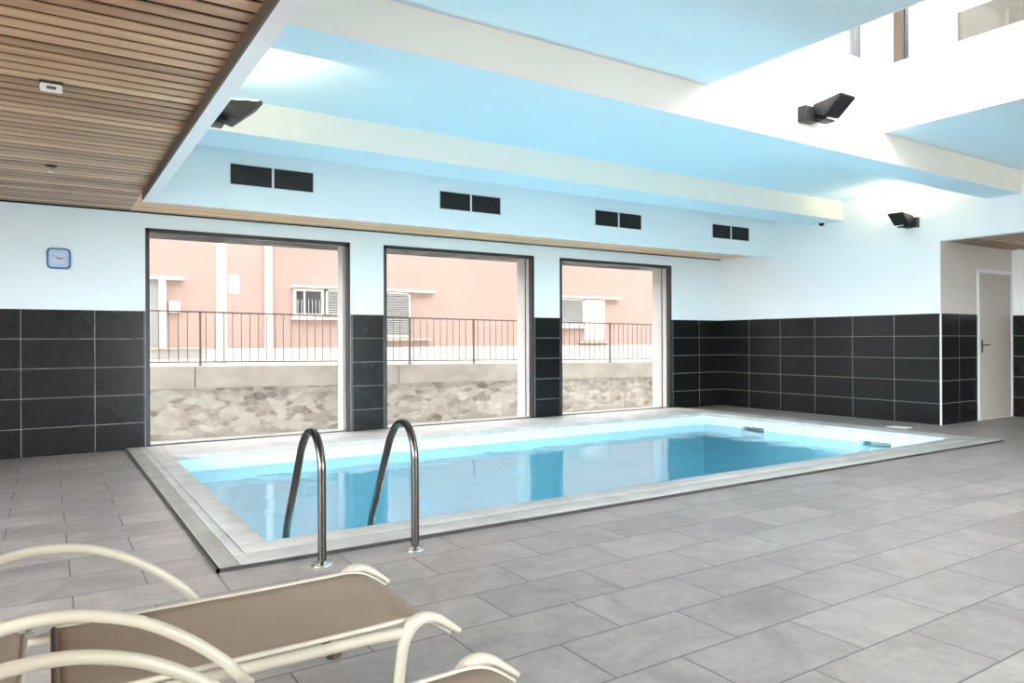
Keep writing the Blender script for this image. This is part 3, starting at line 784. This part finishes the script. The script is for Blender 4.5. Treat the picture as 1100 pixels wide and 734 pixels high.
def window(x0, x1, z0, z1):
    q = MB()
    for a in ((x0, x0+.07, z0, z1), (x1-.07, x1, z0, z1), (x0+.07, x1-.07, z1-.07, z1), (x0+.07, x1-.07, z0, z0+.07), ((x0+x1)/2-.14, (x0+x1)/2-.10, z0+.07, z1-.07)):
        q.box(a[0], a[1], YB-.08, YB-.001, a[2], a[3], M['ext_white'])
    w = bpart(q, 'window_frame')
    q = MB(); q.box(x0+.07, x1-.07, YB-.03, YB-.02, z0+.07, z1-.07, M['dark_pane'])
    o = q.build('window_pane'); o.parent = w
    q = MB()
    for i in range(7):
        x = x0+.12+(x1-x0-.24)*i/6; q.tube([(x, YB-.055, z0+.07), (x, YB-.055, z0+.45)], .008, M['ext_white'], 6)
    o = q.build('window_guard'); o.parent = w
def bar(name, x0, x1, z0, z1, dep=.14, m=None):
    q = MB(); q.box(x0, x1, YB-dep, YB, z0, z1, m or M['ext_white']); return bpart(q, name)
window(5.72, 6.56, 1.86, 2.62); bar('cornice', 5.65, 8.1, 2.64, 2.70); bar('window_sill', 5.65, 8.1, 1.76, 1.84)
q = MB(); louvre(q, 6.62, 7.55, 1.86, 2.62); bpart(q, 'shutter')
q = MB(); louvre(q, 8.15, 9.20, 1.27, 2.60); bpart(q, 'shutter')
bar('cornice', 8.0, 10.02, 2.62, 2.68); bar('window_sill', 8.0, 9.85, 1.17, 1.25, .14, M['ext_beige'])
q = MB(); louvre(q, 14.3, 15.82, 1.68, 2.60); bpart(q, 'shutter')
bar('white_door', 15.86, 16.78, 1.15, 2.60, .07); bar('cornice', 14.2, 17.45, 2.62, 2.69); bar('window_sill', 14.2, 15.9, 1.58, 1.66); bar('door_step', 15.6, 16.95, 1.05, 1.13, .14, M['ext_beige'])
bar('door_post', 2.37, 2.53, .98, 2.72); bar('cornice', 1.7, 2.95, 2.72, 2.80); bar('doorway', 1.75, 2.37, .98, 2.72, .04, M['shutter'])
bar('meter_box', 2.6, 2.86, 1.9, 2.18, .12); bar('bench_ledge', 2.0, 3.5, .98, 1.02, .22, M['ext_beige'])
# post and sign board on the street
t = thing('street_post', 'tall white post behind the railing seen through the left window', 'post', (3.02, 15.6, .735+zs(3.0)))
q = MB(); q.box(-.085, .085, -.085, .085, 0, 4.8, M['ext_white'], .01); q.build('pole', t)
q = MB(); q.box(.12, .34, -.03, .0, 1.42, 1.82, M['ext_white'], .01); q.tube([(.08, -.015, 1.62), (.13, -.015, 1.62)], .015, M['ext_white'], 8); q.build('sign_board', t)
# neighbouring eave seen through the lantern
q = MB(); q.box(0, 1.2, -6.0, 0, 0, .18, M['eave']); q.prism([(0, 0), (0, -.16), (.18, -.0)], 'y', -6.0, 0, M['eave'])
o = q.build('roof_eave', None, (9.0, 4.3, 4.79)); tag(o, 'beige eave outside the lantern glazing', 'eave', kind='structure')
q = MB(); q.box(9.55, 9.65, 3.9, 4.0, 3.62, 4.80, M['eave']); q.box(9.55, 9.65, -1.5, -1.4, 3.62, 4.80, M['eave']); o2 = q.build('eave_post', o); o2.matrix_parent_inverse = Matrix.Translation(-Vector(o.location))

# ------------------------------------------------------------------ sky
w = bpy.data.worlds.new('overcast_sky'); bpy.context.scene.world = w; w.use_nodes = True
n = w.node_tree.nodes; l = w.node_tree.links
bg = n['Background']
tc = n.new('ShaderNodeTexCoord'); sx = n.new('ShaderNodeSeparateXYZ'); l.new(tc.outputs['Generated'], sx.inputs[0])
mr = n.new('ShaderNodeMapRange'); l.new(sx.outputs[2], mr.inputs['Value']); mr.inputs['From Min'].default_value = -.05; mr.inputs['From Max'].default_value = .03
mc = n.new('ShaderNodeMix'); mc.data_type = 'RGBA'; l.new(mr.outputs[0], mc.inputs[0])
mc.inputs[6].default_value = (.14, .135, .13, 1); mc.inputs[7].default_value = (.93, .965, 1.0, 1); l.new(mc.outputs[2], bg.inputs['Color'])
bg.inputs['Strength'].default_value = 15.5

# ------------------------------------------------------------------ camera
cam = bpy.data.cameras.new('camera'); co = bpy.data.objects.new('camera', cam); C.objects.link(co)
f_px, yaw, roll = 777.88, .5721, -.0045
cam.sensor_fit = 'HORIZONTAL'; cam.sensor_width = 36.0; cam.lens = f_px/1100*36.0
cam.shift_y = -.77/1100; cam.clip_start = .05
R = Vector((math.cos(yaw), -math.sin(yaw), 0)); U = Vector((0, 0, 1)); F = Vector((math.sin(yaw), math.cos(yaw), 0))
Rr = R*math.cos(roll)+U*math.sin(roll); Ur = U*math.cos(roll)-R*math.sin(roll)
m = Matrix((Rr, Ur, -F)).transposed().to_4x4(); m.translation = (0, 0, 1.15)
co.matrix_world = m
sc = bpy.context.scene; sc.camera = co
vs = sc.view_settings; vs.view_transform = 'Standard'; vs.look = 'None'; vs.gamma = 1.0; vs.use_curve_mapping = False; vs.exposure = 0.92
